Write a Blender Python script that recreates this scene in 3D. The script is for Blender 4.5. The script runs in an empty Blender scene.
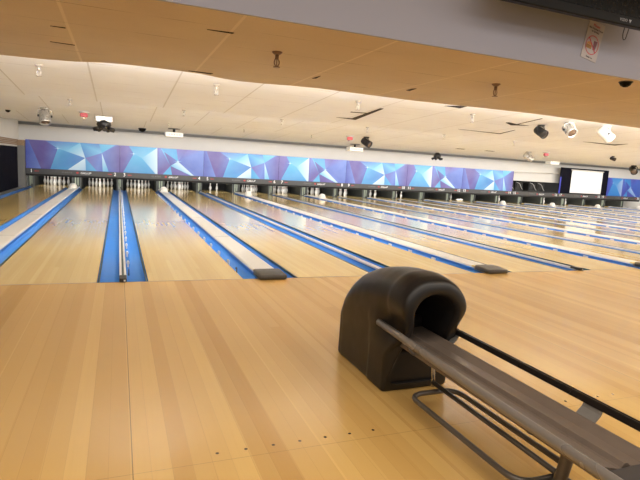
import bpy, bmesh, math, random
from mathutils import Vector, Matrix
random.seed(4)
S = bpy.context.scene
COL = S.collection
PI = math.pi

# ------------------------------------------------------------------ dimensions
L = 1.0668; WD = 0.5224; WC = 0.6898; P = 2*L+WD+WC      # lane, divider zone, cap zone, pair pitch
YN = 16.6; YP = 18.40; YEND = 19.35
K0, K1 = -1, 9
def lane_x(n):                      # centre of lane n
    k = n//2-1
    return k*P+(WD/2+L/2)*(1 if n % 2 else -1)
NL = 20
W = ['', 'one', 'two', 'three', 'four', 'five', 'six', 'seven', 'eight', 'nine', 'ten', 'eleven', 'twelve', 'thirteen', 'fourteen', 'fifteen', 'sixteen', 'seventeen', 'eighteen', 'nineteen', 'twenty', 'twenty one', 'twenty two', 'twenty three', 'twenty four']

# ------------------------------------------------------------------ node helper
class N:
    def __init__(s, name):
        s.m = bpy.data.materials.new(name); s.m.use_nodes = True
        s.t = s.m.node_tree; s.b = s.t.nodes['Principled BSDF']
    def new(s, typ, **k):
        n = s.t.nodes.new(typ)
        for a, b in k.items(): setattr(n, a, b)
        return n
    def link(s, a, b): s.t.links.new(a, b)
    def math(s, op, a, b=None, c=None, clamp=False):
        n = s.new('ShaderNodeMath', operation=op); n.use_clamp = clamp
        for i, v in enumerate((a, b, c)):
            if v is None: continue
            if isinstance(v, (int, float)): n.inputs[i].default_value = v
            else: s.link(v, n.inputs[i])
        return n.outputs[0]
    def mix(s, f, a, b, blend='MIX'):
        n = s.new('ShaderNodeMix', data_type='RGBA', blend_type=blend)
        for i, v in ((0, f), (6, a), (7, b)):
            if isinstance(v, (int, float)): n.inputs[i].default_value = v
            elif isinstance(v, tuple): n.inputs[i].default_value = (*v, 1)
            else: s.link(v, n.inputs[i])
        return n.outputs[2]
    def pos(s):
        g = s.new('ShaderNodeNewGeometry'); x = s.new('ShaderNodeSeparateXYZ')
        s.link(g.outputs['Position'], x.inputs[0]); return x.outputs[0], x.outputs[1], x.outputs[2]
    def comb(s, x, y, z=0.0):
        n = s.new('ShaderNodeCombineXYZ')
        for i, v in enumerate((x, y, z)):
            if isinstance(v, (int, float)): n.inputs[i].default_value = v
            else: s.link(v, n.inputs[i])
        return n.outputs[0]
    def noise(s, vec, scale=1.0, detail=2.0, rough=.5):
        n = s.new('ShaderNodeTexNoise'); s.link(vec, n.inputs['Vector'])
        n.inputs['Scale'].default_value = scale; n.inputs['Detail'].default_value = detail
        n.inputs['Roughness'].default_value = rough; return n.outputs[0]
    def white(s, vec):
        n = s.new('ShaderNodeTexWhiteNoise', noise_dimensions='2D'); s.link(vec, n.inputs['Vector']); return n.outputs['Value']
    def lin(s, v, a, b, c=0.0, d=1.0):
        n = s.new('ShaderNodeMapRange'); s.link(v, n.inputs[0])
        for i, q in enumerate((a, b, c, d)): n.inputs[i+1].default_value = q
        return n.outputs[0]
    def bump(s, h, dist=.002, strength=.5):
        n = s.new('ShaderNodeBump'); n.inputs['Distance'].default_value = dist
        n.inputs['Strength'].default_value = strength
        s.link(h, n.inputs['Height']); s.link(n.outputs[0], s.b.inputs['Normal'])

def plain(name, col, rough=.5, metal=0, noise=.08, nscale=12, spec=.5, coat=0):
    m = N(name); x, y, z = m.pos(); f = m.noise(m.comb(x, y, z), nscale, 3)
    dark = tuple(c*(1-noise*2) for c in col)
    c = m.mix(f, dark, tuple(min(1, k*(1+noise)) for k in col))
    m.link(c, m.b.inputs['Base Color'])
    m.link(m.lin(f, .3, .7, max(.02, rough-.06), min(1, rough+.06)), m.b.inputs['Roughness'])
    m.b.inputs['Metallic'].default_value = metal
    m.b.inputs['Specular IOR Level'].default_value = spec
    m.b.inputs['Coat Weight'].default_value = coat
    return m.m

def wood(name, board, seg, ca, cb, cc, rough, lane):
    m = N(name); x, y, z = m.pos()
    i = m.math('FLOOR', m.math('DIVIDE', x, board))
    off = m.math('MULTIPLY', m.white(m.comb(i, 3.0)), seg)
    j = m.math('FLOOR', m.math('DIVIDE', m.math('ADD', y, off), seg))
    r1 = m.white(m.comb(i, j))
    i2 = m.math('FLOOR', m.math('DIVIDE', x, board*2.03))
    r2 = m.white(m.comb(i2, m.math('FLOOR', m.math('DIVIDE', y, seg*2.7))))
    r = m.math('ADD', m.math('MULTIPLY', r1, .55), m.math('MULTIPLY', r2, .45))
    grain = m.noise(m.comb(m.math('MULTIPLY', x, 60.), m.math('MULTIPLY', y, 1.6), 0.), 1., 4, .6)
    big = m.noise(m.comb(m.math('MULTIPLY', x, 3.), m.math('MULTIPLY', y, .7), 0.), 1., 2)
    c = m.mix(r, ca, cb)
    c = m.mix(m.math('MULTIPLY', m.lin(grain, .4, .7), .22, clamp=True), c, cc)
    c = m.mix(m.math('MULTIPLY', m.lin(big, .35, .75), .25, clamp=True), c, cc)
    # thin joints
    fr = m.math('FRACT', m.math('DIVIDE', x, board))
    jt = m.math('LESS_THAN', fr, .02)
    c = m.mix(m.math('MULTIPLY', jt, .25), c, (.22, .12, .045))
    def dots(yc, sp, rad, halfn, cx):
        # rows of round marks, centred on each lane of a pair
        out = None
        for s_ in (-1, 1):
            xp = m.math('SUBTRACT', m.math('MODULO', m.math('ADD', x, P*5+P/2-s_*cx), P), P/2)   # distance to lane centre
            d = m.math('SUBTRACT', m.math('MODULO', m.math('ADD', xp, sp*20+sp/2), sp), sp/2)
            dy = m.math('SUBTRACT', y, yc)
            rr = m.math('SQRT', m.math('ADD', m.math('MULTIPLY', d, d), m.math('MULTIPLY', dy, dy)))
            k = m.math('MULTIPLY', m.math('LESS_THAN', rr, rad), m.math('LESS_THAN', m.math('ABSOLUTE', xp), sp*(halfn+.5)))
            out = k if out is None else m.math('MAXIMUM', out, k)
        return out
    cx = WD/2+L/2
    if lane:
        dk = dots(4.5, .17, .016, 3, cx)
    else:
        dk = dots(-3.6, .1365, .0085, 3, cx)
        dk = m.math('MAXIMUM', dk, dots(-4.25, .1365, .0085, 3, cx))
        sx = m.math('ABSOLUTE', m.math('SUBTRACT', m.math('MODULO', m.math('ADD', x, P*5+P/2-.012), P), P/2))
        dk = m.math('MAXIMUM', dk, m.math('MULTIPLY', m.math('LESS_THAN', sx, .0022), .75))
        sy = m.math('ABSOLUTE', m.math('ADD', y, 3.665))
        dk = m.math('MAXIMUM', dk, m.math('MULTIPLY', m.math('LESS_THAN', sy, .0015), .4))
    c = m.mix(dk, c, (.05, .03, .015))
    m.link(c, m.b.inputs['Base Color'])
    m.link(m.lin(grain, .3, .7, rough-.006, rough+.008), m.b.inputs['Roughness'])
    m.b.inputs['Specular IOR Level'].default_value = .75 if lane else .45
    if lane: m.b.inputs['Coat Weight'].default_value = .4; m.b.inputs['Coat Roughness'].default_value = .12
    return m.m

def ceiling_mat(name, base, line, dirty, pit=.0):
    m = N(name); x, y, z = m.pos()
    n1 = m.noise(m.comb(x, y, z), 1.3, 4); n2 = m.noise(m.comb(x, y, z), 55, 3, .7)
    c = m.mix(m.math('MULTIPLY', m.lin(n1, .35, .7), .5, clamp=True), base, dirty)
    c = m.mix(m.math('MULTIPLY', m.lin(n2, .45, .75), pit, clamp=True), c, dirty)
    fx = m.math('MODULO', m.math('ADD', x, .44+1.219*20), 1.219)
    lx = m.math('MAXIMUM', m.math('LESS_THAN', fx, .012), m.math('GREATER_THAN', fx, 1.207))
    c = m.mix(m.math('MULTIPLY', lx, .75), c, line)
    iy = m.math('FLOOR', m.math('DIVIDE', m.math('ADD', x, .44+1.219*20), 1.219))
    fy = m.math('MODULO', m.math('ADD', y, 20.), .61)
    ly = m.math('LESS_THAN', fy, .008)
    patch = m.noise(m.comb(m.math('MULTIPLY', x, 1.1), m.math('MULTIPLY', y, 2.)), 1.7, 2)
    ly = m.math('MULTIPLY', ly, m.lin(patch, .42, .66))
    c = m.mix(m.math('MULTIPLY', ly, .7, clamp=True), c, (.12, .07, .04))
    m.link(c, m.b.inputs['Base Color']); m.b.inputs['Roughness'].default_value = .9
    m.b.inputs['Specular IOR Level'].default_value = .15
    m.bump(n2, .003, .4)
    return m.m

def emis(name, col, strength, rough=.6):
    m = N(name); x, y, z = m.pos(); f = m.noise(m.comb(x, y, z), 3, 2)
    c = m.mix(m.math('MULTIPLY', f, .12), col, tuple(k*.85 for k in col))
    m.link(c, m.b.inputs['Base Color']); m.link(c, m.b.inputs['Emission Color'])
    m.b.inputs['Emission Strength'].default_value = strength; m.b.inputs['Roughness'].default_value = rough
    return m.m

M = {}
M['approach'] = wood('approach_wood', .088, 60.0, (.49, .275, .075), (.75, .50, .175), (.62, .38, .12), .25, False)
M['lane'] = wood('lane_wood', .054, 3.1, (.72, .50, .18), (.86, .66, .28), (.78, .56, .21), .12, True)
M['tan'] = ceiling_mat('ceiling_bounce_tan', (.60, .50, .37), (.70, .60, .46), (.50, .40, .29), .35)  # tan base partly paints in shade and warm floor bounce
M['white_ceiling'] = ceiling_mat('white_ceiling', (.86, .86, .85), (.60, .57, .52), (.80, .78, .76), .12)
M['fascia'] = plain('fascia_paint', (.33, .34, .42), .7, 0, .04, 1.5)
M['wall'] = plain('wall_paint', (.58, .57, .55), .8, 0, .03, 2)
M['riser'] = plain('riser_paint', (.75, .72, .68), .8, 0, .03, 2)
M['sidewall'] = plain('side_paint', (.6, .57, .52), .8, 0, .05, 2)
M['darkwall'] = plain('dark_panel', (.008, .008, .014), .9, 0, .2, 3, .05)
M['greypost'] = plain('grey_post', (.17, .17, .17), .6, 0, .1, 3)
M['brown'] = plain('brown_slats', (.30, .20, .12), .7, 0, .2, 20)
M['gutter'] = plain('gutter_blue', (.045, .25, .74), .45, 0, .03, 5, .5)
M['gutterline'] = plain('gutter_edge_teal', (.02, .07, .08), .45, 0, .1, 5)
M['capwhite'] = plain('cap_white', (.74, .72, .68), .35, 0, .04, 6)
M['silver'] = plain('rail_silver', (.80, .80, .79), .4, .05, .05, 20)
M['black'] = plain('black_rubber', (.018, .017, .017), .5, 0, .1, 20)
M['endblock'] = plain('end_block', (.085, .075, .06), .42, 0, .15, 20)
M['yellow'] = plain('yellow_strip', (.68, .52, .15), .5, 0, .1, 20)
M['hood'] = plain('hood_plastic', (.0105, .0085, .0075), .38, 0, .06, 9, .4)
M['hood_in'] = plain('hood_inside', (.008, .007, .007), .6, 0, .1, 10)
M['deck'] = plain('deck_brown', (.15, .115, .09), .36, .15, .10, 16)
M['padend'] = plain('pad_dark', (.045, .038, .034), .5, 0, .1, 20)
M['tube'] = plain('rack_tube', (.26, .235, .21), .30, .45, .01, 2)
M['tube_dark'] = plain('frame_tube', (.12, .105, .09), .36, .4, .02, 3)
M['chrome'] = plain('chrome_post', (.55, .56, .58), .2, .9, .05, 25)
M['belt'] = plain('belt_black', (.016, .013, .012), .3, .1, .01, 2)
M['strap'] = plain('strap_grey', (.30, .29, .27), .4, .5, .08, 25)
M['strip'] = plain('sign_strip', (.060, .062, .066), .45, 0, .1, 10)
M['txt_white'] = emis('lettering_white', (.85, .85, .85), .25)
M['txt_grey'] = plain('lettering_grey', (.22, .22, .23), .5)
M['txt_red'] = plain('lettering_red', (.50, .05, .05), .5)
M['kick'] = plain('kickback', (.05, .055, .05), .6, 0, .25, 7)
M['kickside'] = plain('kickback_dark', (.03, .035, .035), .6, 0, .2, 7)
M['post'] = plain('divider_post', (.26, .29, .22), .5, 0, .2, 9)
M['pit'] = plain('pit_black', (.008, .008, .009), .8, 0, .2, 4)
M['pin'] = plain('pin_white', (.85, .84, .82), .25, 0, .02, 20)
M['pinred'] = plain('pin_red', (.62, .20, .18), .3)
M['sprink'] = plain('sprinkler_brass', (.26, .17, .12), .4, .6, .1, 40)
M['sprinkw'] = plain('sprinkler_chrome', (.42, .38, .33), .4, .4, .1, 40)
M['lamp_silver'] = plain('lamp_silver', (.52, .50, .47), .3, .6, .08, 20)
M['lamp_white'] = plain('lamp_white', (.60, .58, .55), .35, 0, .04, 20)
M['lamp_black'] = plain('lamp_black', (.02, .018, .018), .4, .1, .1, 20)
M['lens'] = plain('lamp_lens', (.14, .09, .06), .12, .2, .2, 30)
M['alarm_red'] = plain('alarm_red', (.62, .12, .15), .5)
M['unit_white'] = plain('unit_white', (.82, .81, .78), .5, 0, .02)
M['gap'] = plain('gap_dark', (.03, .02, .015), .9)
M['screen'] = plain('screen_white', (.70, .72, .76), .8, 0, .01, 2)
M['bluetrim'] = plain('blue_trim', (.04, .05, .45), .4)
M['tv'] = plain('tv_black', (.003, .0028, .0028), .35, 0, .03, 3, .12)
M['tvscreen'] = plain('tv_glass', (.002, .002, .002), .25, 0, .1, 30, .1)
M['tvlogo'] = plain('tv_logo', (.30, .30, .32), .4)
M['paper'] = plain('sign_paper', (.43, .40, .41), .5, 0, .03, 8)
M['signred'] = plain('sign_red', (.50, .05, .07), .5)
M['signtext'] = plain('sign_text', (.07, .05, .06), .5)
M['burger'] = plain('burger_brown', (.38, .20, .05), .5, 0, .3, 60)
M['bun'] = plain('bun_orange', (.55, .27, .07), .5)
M['drink'] = plain('drink_maroon', (.22, .08, .10), .5, 0, .3, 60)
M['machine'] = plain('machine_grey', (.025, .025, .025), .5, .2, .4, 9)

# ------------------------------------------------------------------ mesh helpers
def obj(name, bm, mats, parent=None, smooth=False, loc=None):
    me = bpy.data.meshes.new(name); bmesh.ops.recalc_face_normals(bm, faces=bm.faces[:]) if not getattr(bm, '_keep', False) else None
    bm.to_mesh(me); bm.free()
    for q in (mats if isinstance(mats, (list, tuple)) else [mats]): me.materials.append(q)
    if smooth:
        for p in me.polygons: p.use_smooth = True
    o = bpy.data.objects.new(name, me); COL.objects.link(o)
    if parent: o.parent = parent
    if loc: o.location = loc
    return o
def link_mesh(name, me, parent=None, loc=None):
    o = bpy.data.objects.new(name, me); COL.objects.link(o)
    if parent: o.parent = parent
    if loc: o.location = loc
    return o
def tag(o, label=None, cat=None, group=None, kind=None):
    if label: o['label'] = label
    if cat: o['category'] = cat
    if group: o['group'] = group
    if kind: o['kind'] = kind
    return o
def thing(name, label, cat, loc=(0, 0, 0), group=None, rot=None):
    o = bpy.data.objects.new(name, None); COL.objects.link(o); o.location = loc
    o.empty_display_size = .05
    if rot: o.rotation_euler = rot
    return tag(o, label, cat, group)
def struct(name, bm, mats, label=None, parent=None):
    o = obj(name, bm, mats, parent)
    if not parent: tag(o, label, None, None, 'structure')
    return o
def BM(): return bmesh.new()
def box(bm, x0, x1, y0, y1, z0, z1, mi=0, bev=0):
    vs = [bm.verts.new(v) for v in ((x0, y0, z0), (x1, y0, z0), (x1, y1, z0), (x0, y1, z0), (x0, y0, z1), (x1, y0, z1), (x1, y1, z1), (x0, y1, z1))]
    fs = [bm.faces.new([vs[i] for i in f]) for f in ((0, 3, 2, 1), (4, 5, 6, 7), (0, 1, 5, 4), (1, 2, 6, 5), (2, 3, 7, 6), (3, 0, 4, 7))]
    for f in fs: f.material_index = mi
    if bev:
        es = list({e for f in fs for e in f.edges})
        r = bmesh.ops.bevel(bm, geom=es, offset=bev, segments=2, affect='EDGES', profile=.5)
        for f in r['faces']: f.material_index = mi
    return vs
def cyl(bm, a, b, r0, r1=None, n=16, mi=0, caps=True):
    a = Vector(a); b = Vector(b); r1 = r0 if r1 is None else r1
    d = (b-a).normalized(); u = d.orthogonal().normalized(); v = d.cross(u)
    ra, rb = [], []
    for i in range(n):
        t = 2*PI*i/n; w = u*math.cos(t)+v*math.sin(t)
        ra.append(bm.verts.new(a+w*r0)); rb.append(bm.verts.new(b+w*r1))
    for i in range(n):
        f = bm.faces.new((ra[i], ra[(i+1) % n], rb[(i+1) % n], rb[i])); f.material_index = mi; f.smooth = True
    if caps:
        bm.faces.new(ra[::-1]).material_index = mi; bm.faces.new(rb).material_index = mi
def lathe(bm, prof, n=16, mi=0, c=(0, 0, 0), axis=None, mfun=None):
    Mx = axis.to_track_quat('Z', 'Y').to_matrix() if axis else Matrix.Identity(3)
    c = Vector(c); rings = []
    for r, z in prof:
        rings.append([bm.verts.new(c+Mx @ Vector((r*math.cos(2*PI*i/n), r*math.sin(2*PI*i/n), z))) for i in range(n)])
    for k in range(len(rings)-1):
        for i in range(n):
            f = bm.faces.new((rings[k][i], rings[k][(i+1) % n], rings[k+1][(i+1) % n], rings[k+1][i])); f.smooth = True
            f.material_index = mfun(k) if mfun else mi
    bm.faces.new(rings[0][::-1]).material_index = mi; bm.faces.new(rings[-1]).material_index = mi
def tube(bm, pts, r, n=12, mi=0, closed=False):
    pts = [Vector(p) for p in pts]; rings = []; K = len(pts); up = None
    for i, p in enumerate(pts):
        if closed: d = (pts[(i+1) % K]-pts[i-1]).normalized()
        else: d = (pts[min(i+1, K-1)]-pts[max(i-1, 0)]).normalized()
        if up is None: up = d.orthogonal().normalized()
        up = (up-d*up.dot(d)).normalized(); v = d.cross(up)
        rings.append([bm.verts.new(p+(up*math.cos(2*PI*j/n)+v*math.sin(2*PI*j/n))*r) for j in range(n)])
    R = range(K if closed else K-1)
    for i in R:
        A, B = rings[i], rings[(i+1) % K]
        off = 0
        if closed and i == K-1:
            off = min(range(n), key=lambda o: (A[0].co-B[o].co).length)
        for j in range(n):
            f = bm.faces.new((A[j], A[(j+1) % n], B[(j+1+off) % n], B[(j+off) % n])); f.smooth = True; f.material_index = mi
    if not closed:
        bm.faces.new(rings[0][::-1]).material_index = mi; bm.faces.new(rings[-1]).material_index = mi
def rounded(pts, r, seg=6, closed=False):
    pts = [Vector(p) for p in pts]; out = []; K = len(pts)
    for i, p in enumerate(pts):
        if not closed and i in (0, K-1): out.append(p); continue
        a = pts[i-1]; b = pts[(i+1) % K]; da = (a-p); db = (b-p); rr = min(r, da.length*.48, db.length*.48)
        pa = p+da.normalized()*rr; pb = p+db.normalized()*rr
        for s in range(seg+1):
            t = s/seg; out.append(pa*(1-t)**2+p*2*t*(1-t)+pb*t*t)
    return out
def text_mesh(name, body, size, mat, loc, rot, parent, align='CENTER', extrude=.0008, shear=0, spacing=1):
    c = bpy.data.curves.new(name, 'FONT'); c.body = body; c.size = size; c.align_x = align; c.align_y = 'CENTER'
    c.extrude = extrude; c.shear = shear; c.space_character = spacing; c.resolution_u = 3
    o = bpy.data.objects.new(name, c); COL.objects.link(o)
    dg = bpy.context.evaluated_depsgraph_get(); dg.update()
    me = bpy.data.meshes.new_from_object(o.evaluated_get(dg)); bpy.data.objects.remove(o); bpy.data.curves.remove(c)
    me.name = name; me.materials.clear(); me.materials.append(mat)
    q = bpy.data.objects.new(name, me); COL.objects.link(q); q.location = loc; q.rotation_euler = rot
    if parent: q.parent = parent
    return q
ROTF = (PI/2, 0, 0)      # faces -Y (towards the bowlers)

# ------------------------------------------------------------------ the setting
XL, XR = -3.62, 31.0
b = BM(); box(b, XL, XR, -9.5, 0, -.12, 0); struct('floor', b, M['approach'], 'honey coloured wooden approach floor in front of the lanes')
b = BM(); box(b, XL, XR, 0, 21, -.32, -.2); struct('trim_1', b, M['pit'], 'dark base under the lanes and gutters')
b = BM(); box(b, XL, XR, -.006, .004, -.02, .0012); struct('trim_2', b, M['greypost'], 'thin dark foul line')
# tan dropped ceiling
b = BM()
edge = [(XL, .92), (-2.2, .95), (-1.27, .93), (-.8, .87), (-.5, .78), (-.2, .62), (.07, .56), (.45, .55), (.85, .60), (1.15, .74), (1.38, .80), (1.7, .76), (2.0, .67), (2.4, .62), (3.2, .67), (3.97, .70), (4.9, .62), (5.9, .58), (7.2, .66), (8.5, .75), (12, .62), (18, .7), (XR, .62)]
for zz, fl in ((2.38, 1), (2.44, 0)):
    f_ = b.faces.new([b.verts.new((x, y, zz)) for x, y in [(XL, -2.12)]+edge+[(XR, -2.12)]])
ls = [list(f.verts) for f in b.faces]
for i in range(len(ls[0])): j = (i+1) % len(ls[0]); b.faces.new((ls[0][i], ls[0][j], ls[1][j], ls[1][i]))
struct('ceiling', b, M['tan'], 'tan dropped ceiling above the foul line')
# saw-tooth white ceiling
teeth = [(.6, 5.2), (5.2, 9.75), (9.75, 14.2), (14.2, 17.0)]
for i, (a, c) in enumerate(teeth):
    b = BM(); z0 = 2.65; z1 = 2.65-.06*(c-a)
    vs = [b.verts.new(v) for v in ((XL, a, z0), (XR, a, z0), (XR, c, z1), (XL, c, z1), (XL, a, z0+.05), (XR, a, z0+.05), (XR, c, z1+.05), (XL, c, z1+.05))]
    for f in ((0, 3, 2, 1), (4, 5, 6, 7), (0, 1, 5, 4), (1, 2, 6, 5), (2, 3, 7, 6), (3, 0, 4, 7)): b.faces.new([vs[k] for k in f])
    o = struct('ceiling', b, M['white_ceiling'], 'sloping white ceiling band, %s from the foul line' % ('first', 'second', 'third', 'fourth')[i])
for i, a in enumerate((.57, 5.17, 9.72, 14.17)):
    b = BM(); box(b, XL, XR, a, a+.03, 2.385, 2.70)
    struct('trim_%d' % (3+i), b, M['riser'], 'white riser step between ceiling bands')
# fascia and upper ceiling over the bowlers
b = BM(); box(b, XL, XR, -2.15, -2.121, 2.375, 3.6); struct('wall_front', b, M['fascia'], 'lavender grey bulkhead above the approach')
b = BM(); box(b, XL, XR, -9.5, -2.06, 3.55, 3.62); struct('ceiling', b, M['wall'], 'high ceiling over the bowlers')
# back wall above masking units
b = BM(); box(b, XL, XR, 17.02, 17.1, 1.30, 2.6); struct('wall_back', b, M['wall'], 'off white wall above the masking units')
b = BM(); box(b, XL, XR, 16.97, 17.02, 2.36, 2.46); struct('trim_7', b, M['greypost'], 'grey strip standing in for the shade where wall meets ceiling')  # grey strip paints the shade band along the wall top
b = BM(); box(b, XL, XR, YEND, YEND+.06, -.2, 1.32); struct('wall_pit', b, M['pit'], 'black curtain wall behind the pins')
b = BM(); box(b, XL, XR, 17.1, YEND, 1.28, 1.34); struct('trim_8', b, M['pit'])
# left wall
b = BM(); box(b, XL-.08, XL, -9.5, 21, 0, 3.6); o = struct('wall_left', b, M['sidewall'], 'left side wall')
b = BM(); box(b, XL, XL+.02, 4, 16.9, -.02, 1.50); struct('panel', b, M['darkwall'], None, o)
for i in range(4):
    b = BM(); box(b, XL, XL+.04, 13.0, 17.0, 1.56+i*.055, 1.60+i*.055); struct('slat', b, M['brown'], None, o)
b = BM(); box(b, XL+.02, -3.36, 16.55, 17.0, -.1, 1.55); struct('trim_9', b, M['greypost'], 'grey post at the left end of the masking')
b = BM(); box(b, XL+.02, -3.36, 16.5, 17.0, 1.55, 1.76); struct('trim_10', b, M['brown'], 'brown slats above the grey post')
b = BM(); box(b, XR, XR+.08, -9.5, 21, 0, 3.6); struct('wall_right', b, M['sidewall'], 'right side wall')
# floor left of lane 1
b = BM(); box(b, XL, -3.33, 0, 17, -.2, -.02); struct('trim_11', b, M['greypost'], 'grey ledge beside the outermost gutter')

# ------------------------------------------------------------------ lanes
for n in range(1, NL+1):
    x = lane_x(n); b = BM(); box(b, x-L/2, x+L/2, .006, YEND, -.19, 0)
    o = obj('bowling_lane', b, M['lane']); where = 'leftmost' if n == 1 else 'ending under masking number %s' % W[n]
    tag(o, 'honey coloured wooden bowling lane %s' % where, 'lane', 'wooden bowling lanes')

# ------------------------------------------------------------------ gutters and dividers
def gutter_mesh(w):
    b = BM(); prof = []; n = 14
    for i in range(n+1):
        t = i/n; prof.append((t*w, -.012-.062*(math.sin(PI*t)**.45 if 0 < t < 1 else 0)))
    prof = [(0, -.004)]+prof+[(w, -.004)]
    a = [b.verts.new((x, .006, z)) for x, z in prof]; c = [b.verts.new((x, 17.3, z)) for x, z in prof]
    for i in range(len(a)-1): b.faces.new((a[i], c[i], c[i+1], a[i+1])).smooth = True
    # closed underside so it has thickness
    a2 = [b.verts.new((p[0], .006, -.15)) for p in (prof[0], prof[-1])]; c2 = [b.verts.new((p[0], 17.3, -.15)) for p in (prof[0], prof[-1])]
    b.faces.new((a2[0], a2[1], c2[1], c2[0])); b.faces.new([a2[0]]+a+[a2[1]][:1]); b.faces.new([c2[0]]+c+[c2[1]])
    b.faces.new((a2[0], c2[0], c[0], a[0])); b.faces.new((a2[1], a[-1], c[-1], c2[1]))
    me = bpy.data.meshes.new('gutter'); bmesh.ops.recalc_face_normals(b, faces=b.faces[:]); b.to_mesh(me); b.free(); me.materials.append(M['gutter']); return me
def edge_mesh():
    b = BM(); box(b, -.007, .007, .008, 17.2, -.022, .003); me = bpy.data.meshes.new('bumper_rail'); b.to_mesh(me); b.free(); me.materials.append(M['gutterline']); return me
def bracket_mesh():
    b = BM(); box(b, -.009, .009, -.05, .05, -.05, .022, 0, .003); box(b, -.016, .016, -.02, .02, -.012, .014)
    me = bpy.data.meshes.new('bracket'); b.to_mesh(me); b.free(); me.materials.append(M['silver']); return me
GW_D = (WD-.075)/2; GW_C = (WC-.31)/2
gmD, gmC, em, brm = gutter_mesh(GW_D-.001), gutter_mesh(GW_C-.001), edge_mesh(), bracket_mesh()
def latch_mesh():
    b = BM(); tube(b, rounded([(0, 0, -.05), (0, 0, .012), (.0, .045, .022), (.0, .06, .0)], .02), .007, 8); me = bpy.data.meshes.new('latch_hook'); b.to_mesh(me); b.free(); me.materials.append(M['black']); return me
lam = latch_mesh()
def gutter(x, me, w, lab, bracket_side=None, edge=None, latch=False):
    o = link_mesh('gutter', me, None, (x, 0, 0)); tag(o, lab, 'gutter', 'blue lane gutters')
    if edge is not None:
        e = link_mesh('bumper_rail', em, o, (edge, 0, 0))
    if bracket_side is not None:
        y = 1.1
        while y < 15:
            link_mesh('bracket', brm, o, (bracket_side, y, 0)); y += .72
    if latch: link_mesh('latch_hook', lam, o, (bracket_side if bracket_side is not None else edge, .55, 0))
# end-of-rail pieces for the narrow dividers
def rail_thing(x, lab):
    t = thing('divider_rail', lab, 'divider', (x, 0, 0), 'narrow dividers between gutters')
    for s in (-1, 1):
        b = BM(); box(b, s*.024-.0125, s*.024+.0125, .06, 17.25, -.06, .022, 0, .003); obj('rail', b, M['silver'], t)
    b = BM(); box(b, -.011, .011, .07, 17.2, -.06, .004); obj('channel', b, M['gutterline'], t)
    b = BM(); box(b, -.037, .037, -.03, .16, .0015, .045, 0, .008); obj('end_block', b, M['black'], t)
    b = BM(); box(b, .006, .026, -.034, -.031, .012, .032); obj('reflector', b, M['silver'], t)
def cap_thing(x, lab):
    t = thing('ball_track_cover', lab, 'divider', (x, 0, 0), 'wide white ball track covers')
    b = BM()
    pr = [(-.155, -.14), (-.155, .02), (-.148, .038), (-.13, .046), (.13, .046), (.148, .038), (.155, .02), (.155, -.14)]
    a = [b.verts.new((p[0], .26, p[1])) for p in pr]; c = [b.verts.new((p[0], 17.2, p[1])) for p in pr]
    for i in range(len(a)): j = (i+1) % len(a); f = b.faces.new((a[i], a[j], c[j], c[i])); f.material_index = 1 if i in (0, 6) else 0
    b.faces.new(a); b.faces.new(c[::-1]); obj('cover_top', b, [M['capwhite'], M['gutter']], t)
    for ys in (3.2, 6.3, 9.4, 12.5):
        b = BM(); box(b, -.13, .13, ys, ys+.008, .0455, .0475); obj('joint', b, M['greypost'], t)
    b = BM(); box(b, -.15, .15, .22, .33, .030, .0485, 0, .004); obj('yellow_strip', b, M['yellow'], t)
    b = BM(); vs = box(b, -.172, .172, -.10, .235, .0015, .075, 0, .022)
    for v in b.verts:
        if v.co.z > .05 and v.co.y < -.02: v.co.z -= .012
    obj('end_block', b, M['endblock'], t, True)
zone_desc = lambda n: 'between lanes %s and %s' % (W[n], W[n+1])
for k in range(K0, K1+1):
    # divider zone centred on k*P (between lanes 2k+2 and 2k+3)
    x = k*P; n = 2*k+2
    if k >= 0:
        d = 'between lanes %s and %s' % (W[n], W[n+1]) 
        gutter(x-WD/2, gmD, GW_D, 'blue gutter just right of lane %s, left of the thin silver divider' % W[n], None, .016)
        gutter(x+.0385, gmD, GW_D, 'blue gutter just left of lane %s, right of the thin silver divider' % W[n+1], .03 if k == 0 else None, GW_D-.018, k == 0)
        rail_thing(x, 'thin double silver divider rail with black end block %s' % d)
        if k == 0: pass
    else:
        gutter(x-2*0+WD/2-GW_D-.001, gmD, GW_D, 'blue gutter just left of lane one, outermost beside the left wall')
    # cap zone right of lane 2k+3
    n = 2*k+3; x0 = k*P+WD/2+L
    if n < NL:
        gutter(x0, gmC, GW_C, 'blue gutter just right of lane %s, left of the wide white cover' % W[n], .042 if k >= 0 else None, None, k == 0)
        gutter(x0+WC-GW_C+.001, gmC, GW_C, 'blue gutter just left of lane %s, right of the wide white cover' % W[n+1], None, GW_C-.018)
        cap_thing(x0+WC/2, 'wide white ball track cover with dark end block between lanes %s and %s' % (W[n], W[n+1]))
        if k not in (3, 4):
            t = thing('ball_track_hood', 'small white domed hood at the pin end of the cover between lanes %s and %s' % (W[n], W[n+1]), 'hood', (x0+WC/2, 15.3 if k > 0 else 15.9, .047), 'white domes at the pin end')
            b = BM(); lathe(b, [(.15, 0), (.152, .03), (.145, .09), (.12, .145), (.075, .18), (.03, .192), (.004, .194)], 18); obj('dome', b, M['capwhite'], t, True)
            b = BM(); box(b, -.15, .15, -.16, .16, 0, .02, 0, .006); obj('flange', b, M['capwhite'], t)

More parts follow.
